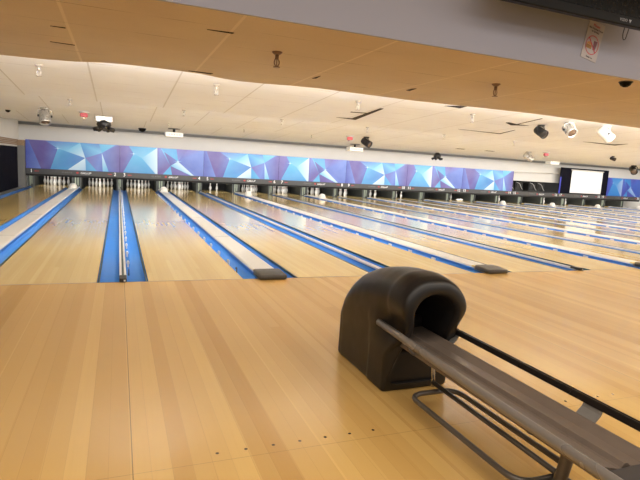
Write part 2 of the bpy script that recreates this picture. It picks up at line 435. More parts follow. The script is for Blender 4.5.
# ------------------------------------------------------------------ pins
PROF = [(.026, 0), (.030, .008), (.040, .045), (.052, .080), (.0595, .105), (.0605, .125), (.057, .150), (.045, .190), (.032, .225), (.0250, .250), (.0232, .262), (.0235, .275), (.0265, .300), (.0310, .325), (.0323, .342), (.030, .360), (.022, .374), (.010, .380), (.002, .381)]
b = BM(); lathe(b, PROF, 14, 0, mfun=lambda k: 1 if k == 10 else 0)
pin_me = bpy.data.meshes.new('bowling_pin'); bmesh.ops.recalc_face_normals(b, faces=b.faces[:]); b.to_mesh(b and pin_me); b.free(); pin_me.materials.append(M['pin']); pin_me.materials.append(M['pinred'])
SP = .3048
PD = {1: (0, 0), 2: (-.5, 1), 3: (.5, 1), 4: (-1, 2), 5: (0, 2), 6: (1, 2), 7: (-1.5, 3), 8: (-.5, 3), 9: (.5, 3), 10: (1.5, 3)}
NAME = {1: 'front head pin', 2: 'left pin of the second row', 3: 'right pin of the second row', 4: 'left pin of the third row', 5: 'middle pin of the third row', 6: 'right pin of the third row',
        7: 'far left pin of the back row', 8: 'inner left pin of the back row', 9: 'inner right pin of the back row', 10: 'far right pin of the back row'}
FULL = list(range(1, 11))
RACK = {1: FULL, 2: FULL, 3: FULL, 4: FULL, 5: [2, 3], 6: FULL, 7: FULL, 8: FULL, 9: FULL, 10: FULL, 11: FULL, 12: [], 13: [10], 14: [], 15: [3, 6, 10], 16: [], 17: FULL, 18: FULL, 19: [6, 10], 20: FULL}
for n in range(1, NL+1):
    for p in RACK[n]:
        dx, r = PD[p]
        o = link_mesh('bowling_pin', pin_me, None, (lane_x(n)+dx*SP, YP+r*SP*.866, .0005))
        tag(o, 'white bowling pin on lane %s, %s' % (W[n], NAME[p] if len(RACK[n]) > 2 else ('left of the only two standing' if p == 2 else 'right of the only two standing' if p == 3 else NAME[p])), 'pin', 'pins standing on lane %s' % W[n])
for i, (dx, dy, rz) in enumerate(((-.12, -.5, .5), (.22, -.35, 2.0))):
    o = link_mesh('bowling_pin', pin_me, None, (lane_x(13)+dx, YP+dy, .061)); o.rotation_euler = (PI/2, 0, rz)
    tag(o, 'fallen white bowling pin lying on lane thirteen, %s' % ('left of the two' if i == 0 else 'right of the two'), 'pin', 'fallen pins on lane thirteen')

# ------------------------------------------------------------------ kickbacks
for k in range(K0, K1+1):
    for (x, w, nm) in ((k*P, .20, 'between lanes %s and %s' % (W[2*k+2], W[2*k+3]) if k >= 0 else 'at the left end beside lane one'), (k*P+WD/2+L+WC/2, .30, 'between lanes %s and %s' % (W[2*k+3], W[2*k+4]))):
        if x > XR-.3: continue
        if k == K0 and w == .20: x += .0
        t = thing('pin_deck_divider', 'grey green divider beside the pins %s' % nm, 'divider', (x, 0, 0), 'dividers beside the pin decks')
        hw = w/2
        for s in (-1, 1):
            b = BM(); box(b, s*hw-.02, s*hw+.02, 17.75, YEND-.02, -.12, .60); obj('side_panel', b, M['kick'], t)
        b = BM(); box(b, -hw+.02, hw-.02, 17.82, 17.86, -.12, .60); obj('front_panel', b, M['kickside'], t)
        b = BM(); box(b, -hw*.45, -hw*.1, 17.78, 17.82, .0, .56, 0, .01); box(b, hw*.2, hw*.5, 17.78, 17.82, .05, .5, 0, .01); obj('bracket', b, M['post'], t)

# ------------------------------------------------------------------ masking units
C = dict(deep=(.035, .035, .24), navy=(.028, .045, .34), purp=(.075, .045, .25), purp2=(.11, .085, .36), blue=(.03, .15, .48), mid=(.035, .25, .55), cy=(.06, .36, .64), lt=(.14, .44, .68), wh=(.50, .66, .78), pw=(.30, .50, .70), bp=(.06, .11, .44), bp2=(.10, .18, .54))
PA = [  # polygons: (u, t) with t from the top, a colour per corner
    ([(0, 0), (.03, 0), (.155, 1), (0, 1)], 'navy bp bp2 navy'),
    ([(.03, 0), (.20, 0), (.33, .25), (.25, 1), (.155, 1)], 'purp purp bp deep purp'),
    ([(.20, 0), (.565, 0), (.41, .33), (.33, .25)], 'bp mid lt lt'),
    ([(.33, .25), (.41, .33), (.62, .54), (.43, 1), (.25, 1)], 'cy mid blue mid mid'),
    ([(.565, 0), (.62, .54), (.41, .33)], 'lt wh lt'),
    ([(.565, 0), (.80, .32), (.62, .54)], 'mid lt blue'),
    ([(.565, 0), (.77, 0), (.80, .32)], 'mid blue lt'),
    ([(.77, 0), (.95, 0), (.80, .32)], 'cy lt cy'),
    ([(.95, 0), (1, 0), (1, 1), (.875, 1), (.80, .32)], 'bp2 purp purp bp bp2'),
    ([(.80, .32), (.875, 1), (.81, 1)], 'wh cy lt'),
    ([(.80, .32), (.81, 1), (.745, 1), (.62, .54)], 'bp2 bp bp2 purp2'),
    ([(.62, .54), (.745, 1), (.625, 1)], 'mid cy mid'),
    ([(.62, .54), (.625, 1), (.43, 1)], 'wh pw wh')]
PB = [
    ([(0, 0), (.10, 0), (.155, .28), (.035, 1), (0, 1)], 'purp purp2 bp purp purp'),
    ([(.10, 0), (.43, 0), (.25, .42), (.155, .28)], 'mid cy lt cy'),
    ([(.155, .28), (.25, .42), (.41, 1), (.035, 1)], 'cy cy mid mid'),
    ([(.25, .42), (.43, 0), (.435, 1), (.41, 1)], 'lt wh wh pw'),
    ([(.43, 0), (.47, 0), (.59, .66), (.50, 1), (.435, 1)], 'purp2 bp2 purp purp2 purp'),
    ([(.47, 0), (.51, .13), (.59, .66)], 'lt cy mid'),
    ([(.47, 0), (.66, 0), (.68, .47), (.51, .13)], 'mid mid cy cy'),
    ([(.51, .13), (.68, .47), (.59, .66)], 'purp bp deep'),
    ([(.59, .66), (.61, 1), (.50, 1)], 'mid cy cy'),
    ([(.59, .66), (.84, 1), (.61, 1)], 'purp purp2 purp'),
    ([(.59, .66), (.68, .47), (.88, 1), (.84, 1)], 'cy wh wh lt'),
    ([(.66, 0), (.80, 0), (.68, .47)], 'purp2 purp bp2'),
    ([(.80, 0), (1, 0), (1, 1), (.88, 1), (.68, .47)], 'purp2 bp2 bp bp2 bp')]
SPARKS = {id(PA): [(.33, .25)], id(PB): [(.155, .28), (.68, .47)]}
mg = N('panel_graphic'); at = mg.new('ShaderNodeVertexColor', layer_name='Col'); x_, y_, z_ = mg.pos()
f_ = mg.noise(mg.comb(x_, y_, z_), 2.5, 2)
mg.link(mg.mix(mg.math('MULTIPLY', f_, .18), at.outputs[0], (.45, .55, .85)), mg.b.inputs['Base Color']); mg.b.inputs['Roughness'].default_value = .35
M['graphic'] = mg.m
mg2 = N('panel_graphic_deep'); at = mg2.new('ShaderNodeVertexColor', layer_name='Col'); x_, y_, z_ = mg2.pos(); f_ = mg2.noise(mg2.comb(x_, y_, z_), 2.5, 2)
mg2.link(mg2.mix(mg2.math('ADD', mg2.math('MULTIPLY', f_, .2), .4), at.outputs[0], (.005, .06, .42)), mg2.b.inputs['Base Color']); mg2.b.inputs['Roughness'].default_value = .35
M['graphic2'] = mg2.m
def panel(parent, x0, x1, z0, z1, y, pat, mat):
    b = BM(); cl = b.loops.layers.float_color.new('Col')
    for pts, cs in pat:
        vs = [b.verts.new((x0+(x1-x0)*u, y, z1-(z1-z0)*t)) for u, t in pts]; f = b.faces.new(vs[::-1] if False else vs)
        cc = {tuple(round(q, 4) for q in v.co): C[c] for v, c in zip(vs, cs.split())}
        for lp in f.loops:
            k = C[cs.split()[vs.index(lp.vert)]]
            # byte colours are stored as sRGB: give display-referred values
            lp[cl] = tuple(q for q in (*k, 1))
    for (u_, t_) in (SPARKS[id(pat)] if id(pat) in SPARKS else []):
        cx_, cz_ = x0+(x1-x0)*u_, z1-(z1-z0)*t_; c0 = b.verts.new((cx_, y-.001, cz_))
        st = [b.verts.new((cx_+math.cos(a_*PI/8)*(.17 if a_ % 4 == 0 else .045)*(1 if a_ % 2 == 0 else .6), y-.0008, cz_+math.sin(a_*PI/8)*(.12 if a_ % 4 == 0 else .045)*(1 if a_ % 2 == 0 else .6))) for a_ in range(16)]
        for a_ in range(16):
            f = b.faces.new((c0, st[a_], st[(a_+1) % 16]))
            for lp in f.loops: lp[cl] = (.75, .85, .92, 1) if lp.vert == c0 else (*C['cy'], 1)
    b.faces.ensure_lookup_table()
    b.normal_update()
    for f in b.faces:
        if f.normal.y > 0: f.normal_flip()
    me = bpy.data.meshes.new('graphic_panel'); b.to_mesh(me); b.free(); me.materials.append(mat)
    o = bpy.data.objects.new('graphic_panel', me); COL.objects.link(o); o.parent = parent; return o
def digits(t, k):
    # local coordinates of the thing at x = k*P .. (k+1)*P
    zc = .617; y = -.021
    left = 2*k+3; right = 2*k+4
    text_mesh('lane_number', str(left), .19, M['txt_white'], (.17 if left > 1 else .19, y, zc), ROTF, t)
    text_mesh('lane_number', str(right), .19, M['txt_white'], (P-.18, y, zc), ROTF, t)
    b = BM()
    for i, (a, c) in enumerate(((.30, .38), (.39, .42), (.43, .45))): box(b, a, c, y-.002, y+.001, zc-.015, zc+.015)
    obj('red_mark', b, M['txt_red'], t)
    b = BM()
    for i, (a, c) in enumerate(((.30, .38), (.39, .42), (.43, .45))): box(b, P-c, P-a, y-.002, y+.001, zc-.015, zc+.015)
    obj('red_mark', b, M['txt_red'], t)
def logo(t):
    zc = .610; y = -.021
    text_mesh('lettering', 'CLASSIC', .085, M['txt_grey'], (1.42, y, zc), ROTF, t, spacing=1.25)
    text_mesh('lettering', 'GALLUP', .105, M['txt_white'], (2.08, y, zc), ROTF, t, shear=.35)
    b = BM(); b.faces.new([b.verts.new((1.80+q[0], y-.001, zc+q[1])) for q in ((-.07, 0), (0, -.035), (.05, .01), (-.01, .05))]); obj('red_mark', b, M['txt_red'], t)
for k in range(K0, K1):
    blue = k not in (6, 7)
    nm = 'lanes %s and %s' % (W[2*k+3], W[2*k+4])
    look = 'blue and purple faceted' if k < 6 else 'deep blue faceted'
    if blue: lab = '%s masking panel with white lane numbers above %s' % (look, nm)
    elif k == 6: lab = 'dark number strip without a panel above %s' % nm
    else: lab = 'black masking board with dark number strip above %s' % nm
    t = thing('masking_unit', lab, 'masking panel', (k*P, YN, .50), 'masking units over the lanes')
    t.location = (k*P, YN, 0)
    x0, x1 = .006+(.44 if k == 8 else 0), P-.006
    if blue:
        b = BM(); box(b, x0, x1, .002, .05, .715, 1.795); obj('panel_board', b, M['bluetrim'], t)
        panel(t, x0, x1, .72, 1.79, -.001, PA if k % 2 else PB, M['graphic'] if k < 6 else M['graphic2'])
        b = BM(); box(b, x1, x1+.010, .0, .04, .72, 1.79); obj('panel_seam', b, M['darkwall'], t)
    b = BM(); box(b, 0, P, -.018, .05, .505, .715, 0, .004); obj('number_strip', b, M['strip'], t)
    b = BM(); box(b, 0, P, .0, .04, .43, .504); obj('lower_skirt', b, M['pit'], t)
    digits(t, k); logo(t)
    if k == 8:
        b = BM(); box(b, 0, .43, .0, .04, .72, 2.2); obj('black_board', b, M['darkwall'], t)
    if k == 7:
        b = BM(); box(b, .02, P, .0, .04, .72, 2.2); obj('black_board', b, M['darkwall'], t)
        b = BM(); box(b, .0, .09, -.02, -.001, .72, 1.66); obj('blue_edge', b, M['bluetrim'], t)
# projector screen hung on the black board
t = thing('projector_screen', 'white projector screen hanging on the black board at right', 'screen', (25.45, YN-.05, .76))
b = BM(); box(b, -1.22, 1.22, 0, .01, .02, 1.30); obj('screen_sheet', b, M['screen'], t)
b = BM(); cyl(b, (-1.26, .0, 1.33), (1.26, .0, 1.33), .035, n=12); obj('roller_case', b, M['lamp_white'], t)
b = BM(); cyl(b, (-1.23, .0, .01), (1.23, .0, .01), .015, n=10); obj('bottom_bar', b, M['lamp_black'], t)
# pipe across the opening
b = BM(); cyl(b, (20.15, 16.75, 1.78), (23.43, 16.75, 1.85), .028, n=10); cyl(b, (21.8, 16.75, 1.82), (21.8, 17.02, 1.82), .015, n=8)
tag(obj('pipe', b, M['lamp_white']), 'white horizontal pipe above the open pin machines', 'pipe')
# open pin machines seen where the panel is missing
for i, x in enumerate((20.7, 21.35, 22.35, 22.95)):
    t = thing('pinsetter', 'dark pin setting machine in the opening, %s' % ('first from left', 'second from left', 'third from left', 'fourth from left')[i], 'machine', (x, 17.5, .72), 'pin machines in the opening')
    b = BM(); box(b, -.28, .28, 0, .5, 0, .5, 0, .03); obj('frame', b, M['machine'], t)
    b = BM(); cyl(b, (-.1, -.05, .3), (-.1, .02, .3), .16, n=20); cyl(b, (.17, -.05, .15), (.17, .02, .15), .08, n=16); obj('wheel', b, M['machine'], t)
    b = BM(); cyl(b, (-.1, -.07, .3), (-.1, -.04, .3), .11, n=20); obj('hub', b, M['lamp_black'], t)
    b = BM(); tube(b, rounded([(-.26, -.04, .5), (.0, -.06, .42), (.1, -.08, .2), (.25, -.04, .08)], .1), .014, 8); obj('hose', b, M['lamp_white'], t)
b = BM(); box(b, 20.12, 23.38, 16.70, 17.4, .73, .755); tag(obj('machine_shelf', b, M['machine']), 'dark shelf under the open pin machines', 'shelf')

# ------------------------------------------------------------------ ball return
BX = 1.673
t = thing('ball_return', 'black brown ball return with arched hood and brown rack on the approach', 'ball return', (BX, -2.85, 0))
T = lambda x, y, z: (x-BX, y+2.85, z)
HX = lambda y, z: .028-.034*max(0, min(1, (z-.25)/.4))
def hood():
    b = BM()
    NU, NB = 44, 14
    # side profile: top height and back position as the hood closes
    sec = []
    prof_top = [(-2.462, .02), (-2.455, .25), (-2.47, .39), (-2.50, .465), (-2.55, .54), (-2.62, .605), (-2.70, .657), (-2.80, .70), (-2.90, .73), (-3.0, .750), (-3.1, .762), (-3.2, .767), (-3.28, .764), (-3.34, .756), (-3.39, .742)]
    halfw = .229
    # rings: each is a closed loop (U over the top + bottom edge)
    def ring(y, h, w, shift, step=0, inset=0):
        pts = []
        rr = min(h*.9, .19) if h > .3 else min(h*.6, .12)
        # superellipse-like top corners
        for i in range(NU+1):
            s = i/NU
            # param along left side up, over, right side down
            Ls = h-rr; Lt = 2*(w-rr) if w > rr else 0; La = PI/2*rr; tot = 2*Ls+2*La+Lt
            d = s*tot
            if d < Ls: x, z = -w, d
            elif d < Ls+La: a = (d-Ls)/rr; x, z = -w+rr-rr*math.cos(a), Ls+rr*math.sin(a)
            elif d < Ls+La+Lt: x, z = -w+rr+(d-Ls-La), h
            elif d < Ls+2*La+Lt: a = (d-Ls-La-Lt)/rr; x, z = w-rr+rr*math.sin(a), Ls+rr*math.cos(a)
            else: x, z = w, tot-d
            # body leans in slightly towards the top, collar stands proud
            taper = 1-.07*(z/.7)**2
            x *= taper
            yy = y
            if shift: yy = y+shift(z)
            if step and ((yy < -2.985 and z < .47) or (yy < -3.20)):
                x *= 1.035; z *= 1.008 if z > .5 else 1
            pf = math.exp(-((z-.44)/.085)**2)*max(0, min(1, (-3.08-yy)/.14))
            x *= 1-.23*pf
            pts.append((x, yy, z))
        for i in range(1, NB):
            u = i/NB; x = pts[NU][0]*(1-2*u); pts.append((x, pts[NU][1]*1.0, 0))
        return pts
    def frontshift(z):      # the lower front is set back, the brow juts out
        q = max(0, min(1, (.62-z)/.37)); return .205*q*q
    rings = []
    rings.append(ring(-2.475, .10, .15, None))
    fine = []
    # densify by following the top profile
    for i in range(len(prof_top)-1):
        (y0, h0), (y1, h1) = prof_top[i], prof_top[i+1]
        if h0 < .44: continue
        for s in range(3): q = s/3; fine.append((y0+(y1-y0)*q, h0+(h1-h0)*q))
    fine.append(prof_top[-1])
    # back wall: rings bulging with height, built as a vertical-ish back
    rings = []
    y_b = -2.455
    def backy(z): return -2.455-.004*max(0, z-.25)*10 if z < .3 else -2.455
    # back cap ring (small) then first full ring
    h0 = fine[0][1]
    rings.append([(p[0]*.80, -2.462-.0, p[2]*.93+.0) for p in ring(-2.46, h0*.98, halfw, None)])
    rings.append([(p[0]*.93, -2.468, p[2]*.98) for p in ring(-2.47, h0, halfw, None)])
    for y, h in fine:
        ww = halfw*(.985 if y > -2.55 else 1)
        q = max(0, min(1, (-2.9-y)/.49))         # blend in the set-back of the lower front
        rings.append(ring(y, h, ww, (lambda z, q=q: frontshift(z)*q), 1))
    last = fine[-1]
    rings.append(ring(-3.412, last[1]-.018, halfw*.985, lambda z: frontshift(z), 1))
    V = [[b.verts.new(T(BX+HX(p[1], p[2])+p[0], p[1], p[2])) for p in r] for r in rings]
    n = len(V[0])
    for i in range(len(V)-1):
        for j in range(n):
            b.faces.new((V[i][j], V[i][(j+1) % n], V[i+1][(j+1) % n], V[i+1][j]))
    b.faces.new(V[0])
    # front: outer loop -> mouth loops
    outer = [Vector(p) for p in rings[-1]]
    def mouth(w, zb, zt, y, top_r):
        pts = []
        h = zt-zb; rr = min(top_r, w, h)
        for i in range(NU+1):
            s = i/NU; Ls = h-rr; La = PI/2*rr; Lt = 2*(w-rr); tot = 2*Ls+2*La+Lt; d = s*tot
            if d < Ls: x, z = -w, zb+d
            elif d < Ls+La: a = (d-Ls)/rr; x, z = -w+rr-rr*math.cos(a), zb+Ls+rr*math.sin(a)
            elif d < Ls+La+Lt: x, z = -w+rr+(d-Ls-La), zt
            elif d < Ls+2*La+Lt: a = (d-Ls-La-Lt)/rr; x, z = w-rr+rr*math.sin(a), zb+Ls+rr*math.cos(a)
            else: x, z = w, zb+tot-d
            x *= 1-.17*math.exp(-((z-.42)/.10)**2)
            pts.append(Vector((x, y+frontshift(z), z)))
        for i in range(1, NB): u = i/NB; pts.append(Vector((w*(1-2*u), y+frontshift(zb), zb)))
        return pts
    m1 = mouth(.158, .270, .672, -3.418, .15); m2 = mouth(.146, .282, .658, -3.400, .14)
    m3 = mouth(.142, .285, .645, -3.22, .14); m4 = mouth(.13, .29, .56, -2.95, .12)
    mid = [a.lerp(c, .5)+Vector((0, -.006, 0)) for a, c in zip([Vector(p) for p in rings[-1]], m1)]
    loops = [V[-1]]
    for mm in (mid, m1, m2, m3, m4): loops.append([b.verts.new(T(BX+HX(p.y, p.z)+p.x, p.y, p.z)) for p in mm])
    for i in range(len(loops)-1):
        for j in range(n):
            f = b.faces.new((loops[i][j], loops[i][(j+1) % n], loops[i+1][(j+1) % n], loops[i+1][j])); f.material_index = 1 if i >= 3 else 0
    b.faces.new(loops[-1]).material_index = 1
    for f in b.faces: f.smooth = True
    return b
ho = obj('hood', hood(), [M['hood'], M['hood_in']], t, True)
md = ho.modifiers.new('sub', 'SUBSURF'); md.levels = 1; md.render_levels = 1
# flaps and recessed line low on the hood front
b = BM(); box(b, -.15, .15, T(0, -3.232, 0)[1], T(0, -3.21, 0)[1], .055, .062); obj('panel_line', b, M['hood_in'], t)
# lift roller seen in the mouth
b = BM(); cyl(b, T(BX-.115, -3.06, .40), T(BX+.115, -3.06, .40), .04, n=18); obj('lift_roller', b, M['belt'], t)
# deck with two shallow channels
b = BM()
xs = [-.155, -.150, -.135, -.06, -.045, -.03, -.015, .0, .06, .118, .132, .137]
zs = [.335, .362, .370, .350, .351, .366, .366, .351, .350, .364, .364, .335]
ya, yb = T(0, -3.02, 0)[1], T(0, -4.66, 0)[1]
A = [b.verts.new((x, ya, z)) for x, z in zip(xs, zs)]; B2 = [b.verts.new((x, yb, z)) for x, z in zip(xs, zs)]
for i in range(len(A)-1): b.faces.new((A[i], A[i+1], B2[i+1], B2[i]))
A3 = [b.verts.new((x, ya, .325)) for x in (xs[0], xs[-1])]; B3 = [b.verts.new((x, yb, .325)) for x in (xs[0], xs[-1])]
b.faces.new((A3[0], A3[1], B3[1], B3[0])); b.faces.new((A3[0], B3[0], B2[0], A[0])); b.faces.new((A3[1], A[-1], B2[-1], B3[1]))
b.faces.new([B3[0], B3[1]]+B2[::-1]); b.faces.new([A3[0]]+A+[A3[1]])
obj('rack_deck', b, M['deck'], t)
b = BM(); box(b, -.156, .138, T(0, -5.02, 0)[1], T(0, -4.665, 0)[1], .325, .358, 0, .006); obj('end_pad', b, M['padend'], t)
# left tube curving round the front to the right rail
pts = [T(1.458, -3.12, .427), T(1.458, -3.6, .412), T(1.458, -4.2, .398), T(1.458, -5.12, .392), T(1.895, -5.12, .392), T(1.895, -4.85, .390)]
b = BM(); tube(b, rounded(pts[:3], .2, 4)+rounded(pts[2:], .19, 10)[1:], .0215, 18); obj('guard_tube', b, M['tube'], t)
b = BM()
box(b, T(1.884, 0, 0)[0], T(1.894, 0, 0)[0], T(0, -4.9, 0)[1], T(0, -3.21, 0)[1], .384, .418, 0, .003)
box(b, T(1.894, 0, 0)[0], T(1.907, 0, 0)[0], T(0, -4.9, 0)[1], T(0, -3.21, 0)[1], .382, .404, 0, .003)
box(b, T(1.907, 0, 0)[0], T(1.917, 0, 0)[0], T(0, -4.9, 0)[1], T(0, -3.21, 0)[1], .384, .414, 0, .003)
obj('side_rail', b, M['belt'], t)
for y in (-3.30, -4.31):
    b = BM(); x0, x1 = T(1.80, 0, 0)[0], T(1.895, 0, 0)[0]; y0, y1 = T(0, y-.05, 0)[1], T(0, y+.05, 0)[1]
    q = [(x0-.1, .322), (x0+.01, .322), (x0+.05, .330), (x1-.012, .362), (x1, .388)]
    a = [[b.verts.new((x, yy, z+dz)) for x, z in q] for yy in (y0, y1) for dz in (0, .006)]
    for i in range(4):
        b.faces.new((a[1][i], a[1][i+1], a[3][i+1], a[3][i])); b.faces.new((a[0][i], a[2][i], a[2][i+1], a[0][i+1]))
        b.faces.new((a[0][i], a[0][i+1], a[1][i+1], a[1][i])); b.faces.new((a[2][i], a[3][i], a[3][i+1], a[2][i+1]))
    b.faces.new((a[0][0], a[1][0], a[3][0], a[2][0])); b.faces.new((a[0][4], a[2][4], a[3][4], a[1][4]))
    obj('support_strap', b, M['strap'], t)
for y in (-3.45, -4.35):
    b = BM(); tube(b, rounded([T(1.60, y, .325), T(1.50, y, .335), T(1.46, y, .40)], .03), .008, 8); obj('rail_bracket', b, M['tube_dark'], t)
# lower frame: closed tube loop, centre tube and posts
loop = rounded([T(1.50, -3.455, .095), T(1.815, -3.455, .095), T(1.815, -4.33, .10), T(1.50, -4.33, .10)], .10, 6, True)
b = BM(); tube(b, loop, .0145, 12, 0, True); obj('lower_loop', b, M['tube_dark'], t)
b = BM(); tube(b, [T(1.70, -3.39, .125), T(1.69, -4.42, .125)], .0135, 12); obj('centre_tube', b, M['tube_dark'], t)
b = BM(); cyl(b, T(1.70, -3.40, .10), T(1.70, -3.36, .335), .0125, n=14); obj('rear_post', b, M['chrome'], t)
b = BM(); tube(b, rounded([T(1.66, -4.42, .335), T(1.66, -4.40, .18), T(1.66, -4.36, .02)], .1), .026, 16); cyl(b, T(1.66, -4.36, 0.0), T(1.66, -4.36, .02), .05, .04, n=20); obj('front_leg', b, M['tube_dark'], t)
loop = rounded([T(1.56, -4.50, .10), T(1.80, -4.50, .10), T(1.80, -5.0, .10), T(1.56, -5.0, .10)], .09, 6, True)
b = BM(); tube(b, loop, .0145, 12, 0, True); cyl(b, T(1.68, -4.37, .10), T(1.68, -4.50, .10), .0135, n=12)
cyl(b, T(1.68, -5.0, .0), T(1.68, -5.0, .33), .02, n=12); obj('front_loop', b, M['tube_dark'], t)

# ------------------------------------------------------------------ ceiling fittings
def ceil_z(y):
    if y < .6: return 2.38
    for a, c in teeth:
        if y <= c: return 2.65-.06*(y-a)
def sprinkler(x, y, mat, lab, s=1.0):
    z = ceil_z(y); t = thing('sprinkler_head', lab, 'sprinkler', (x, y, z), 'ceiling sprinklers')
    b = BM(); lathe(b, [(.042*s, .0), (.040*s, -.006*s), (.026*s, -.020*s), (.020*s, -.022*s)], 18); obj('escutcheon', b, mat, t)
    b = BM(); cyl(b, (0, 0, -.02*s), (0, 0, -.06*s), .014*s, .016*s, 12); obj('stem', b, mat, t)
    b = BM()
    for q in (-1, 1): tube(b, rounded([(q*.014*s, 0, -.055*s), (q*.024*s, 0, -.085*s), (q*.004*s, 0, -.115*s)], .02*s), .004*s, 6)
    cyl(b, (0, 0, -.06*s), (0, 0, -.115*s), .004*s, n=8); obj('frame_arms', b, mat, t)
    b = BM(); cyl(b, (0, 0, -.115*s), (0, 0, -.12*s), .028*s, n=16); obj('deflector', b, mat, t)
sprinkler(1.30, -1.12, M['sprink'], 'bronze sprinkler under the tan ceiling, left of the two there', 1.15)
sprinkler(3.82, -1.09, M['sprink'], 'bronze sprinkler under the tan ceiling, right of the two there', 1.15)
for x, y, d in ((-1.08, 2.44, 'nearest the left end of the front band'), (1.37, 2.44, 'second from left on the front band'), (3.81, 2.44, 'third from left on the front band'), (6.24, 2.45, 'fourth from left on the front band')):
    sprinkler(x, y, M['sprinkw'], 'pale sprinkler on the white ceiling, '+d, 1.3)
for x, y, d in ((-1.06, 7.06, 'leftmost'), (1.40, 7.06, 'second from left'), (3.85, 7.06, 'third from left'), (6.3, 7.07, 'fourth from left'), (8.8, 7.07, 'fifth from left'), (11.40, 7.08, 'sixth from left')):
    sprinkler(x, y, M['sprinkw'], 'small pale sprinkler on the second ceiling band, '+d, 1.2)
for x, y, d in ((-1.0, 11.6, 'leftmost'), (1.45, 11.6, 'second from left'), (3.9, 11.6, 'third from left'), (6.35, 11.6, 'fourth from left')):
    sprinkler(x, y, M['sprinkw'], 'tiny pale sprinkler on the third ceiling band, '+d, 1.1)

def spotlight(x, y, mat, lab, d, s=1.0, lensmat=None):
    z = ceil_z(y); t = thing('spotlight', lab, 'spotlight', (x, y, z), 'spotlights on the ceiling')
    b = BM(); cyl(b, (0, 0, 0), (0, 0, -.03*s), .07*s, .065*s, 18); obj('mount_plate', b, mat, t)
    d = Vector(d).normalized(); side = d.cross(Vector((0, 0, 1))).normalized()
    c = Vector((0, 0, -.13*s))
    b = BM()
    for q in (-1, 1): tube(b, rounded([Vector((0, 0, -.03*s))+side*q*.02*s, Vector((0, 0, -.04*s))+side*q*.095*s, c+side*q*.095*s], .02*s), .008*s, 8)
    obj('yoke', b, mat, t)
    b = BM(); lathe(b, [(.035*s, -.13*s), (.066*s, -.115*s), (.078*s, -.09*s), (.082*s, .0), (.082*s, .09*s), (.086*s, .10*s), (.086*s, .125*s), (.076*s, .125*s), (.070*s, .10*s)], 22, 0, c, d); obj('housing', b, mat, t, True)
    b = BM(); lathe(b, [(.071*s, .101*s), (.06*s, .112*s), (.03*s, .12*s), (.005*s, .122*s)], 20, 0, c, d); obj('lens', b, lensmat or M['lens'], t, True)
    b = BM(); cyl(b, c-side*.105*s, c-side*.085*s, .018*s, n=10); cyl(b, c+side*.085*s, c+side*.105*s, .018*s, n=10); obj('knob', b, M['lamp_black'], t)
spotlight(-1.75, 8.75, M['lamp_silver'], 'silver can spotlight near the left end of the ceiling', (.1, -.45, -1), 1.55)
spotlight(7.27, 9.05, M['lamp_black'], 'dark can spotlight beside the red alarm in mid ceiling', (.5, -.8, -.5), 1.35)
spotlight(8.24, 2.76, M['lamp_black'], 'black can spotlight, left of the three large ones at right', (.1, -1, -.55), 1.10, M['lamp_black'])
spotlight(8.38, 2.15, M['lamp_silver'], 'silver can spotlight, middle of the three large ones at right', (-.2, -1, -.62), 1.2)
spotlight(9.33, 2.10, M['lamp_white'], 'white can spotlight tilted to the right, rightmost of the three large ones', (1, -.25, -.75), 1.3)
spotlight(14.12, 9.3, M['lamp_silver'], 'silver can spotlight beside the red alarm at right', (.7, -.5, -.6), 1.5)
spotlight(17.46, 8.5, M['lamp_black'], 'small black spotlight above the projector screen', (.2, -1, -.3), .8)
spotlight(24.9, 13.3, M['lamp_black'], 'black spotlight near the right edge over the blue panel', (-.6, -.8, -.5), 1.9)
def alarm(x, y, lab):
    z = ceil_z(y); t = thing('fire_alarm', lab, 'fire alarm', (x, y, z+.012), 'red ceiling alarms')
    b = BM(); cyl(b, (0, 0, 0), (0, 0, -.04), .13, .12, 20); obj('base_plate', b, M['lamp_white'], t)
    b = BM(); box(b, -.09, .09, -.05, .05, -.14, -.04, 0, .025); obj('body', b, M['alarm_red'], t)
    b = BM(); box(b, -.035, .035, -.045, .045, -.175, -.135, 0, .012); obj('strobe', b, M['lens'], t)
alarm(-.88, 8.93, 'red fire alarm strobe at the left end of the ceiling')
alarm(6.75, 9.18, 'red fire alarm strobe in mid ceiling above a white box')
alarm(14.75, 9.1, 'red fire alarm strobe at right beside the silver spotlight')
def unit(x, y, lab):
    z = ceil_z(y); t = thing('ceiling_projector', lab, 'projector', (x, y, z+.012), 'white box units hung near the masking')
    b = BM(); cyl(b, (0, 0, 0), (0, 0, -.03), .22, .2, 20); obj('ceiling_plate', b, M['greypost'], t)
    b = BM(); cyl(b, (0, 0, -.03), (0, 0, -.14), .045, n=12); obj('pole', b, M['lamp_black'], t)
    b = BM(); box(b, -.30, .30, -.2, .2, -.30, -.14, 0, .02); obj('body', b, M['unit_white'], t)
    b = BM()
    for q in range(-4, 5): box(b, q*.055-.01, q*.055+.01, -.203, -.199, -.25, -.19)
    obj('vent', b, M['txt_grey'], t)
unit(1.78, 13.35, 'white box unit hung from the ceiling above lanes three and four')
unit(9.05, 13.7, 'white box unit hung from the ceiling below the mid red alarm')
unit(21.7, 15.6, 'white box unit hung from the ceiling left of the projector screen')
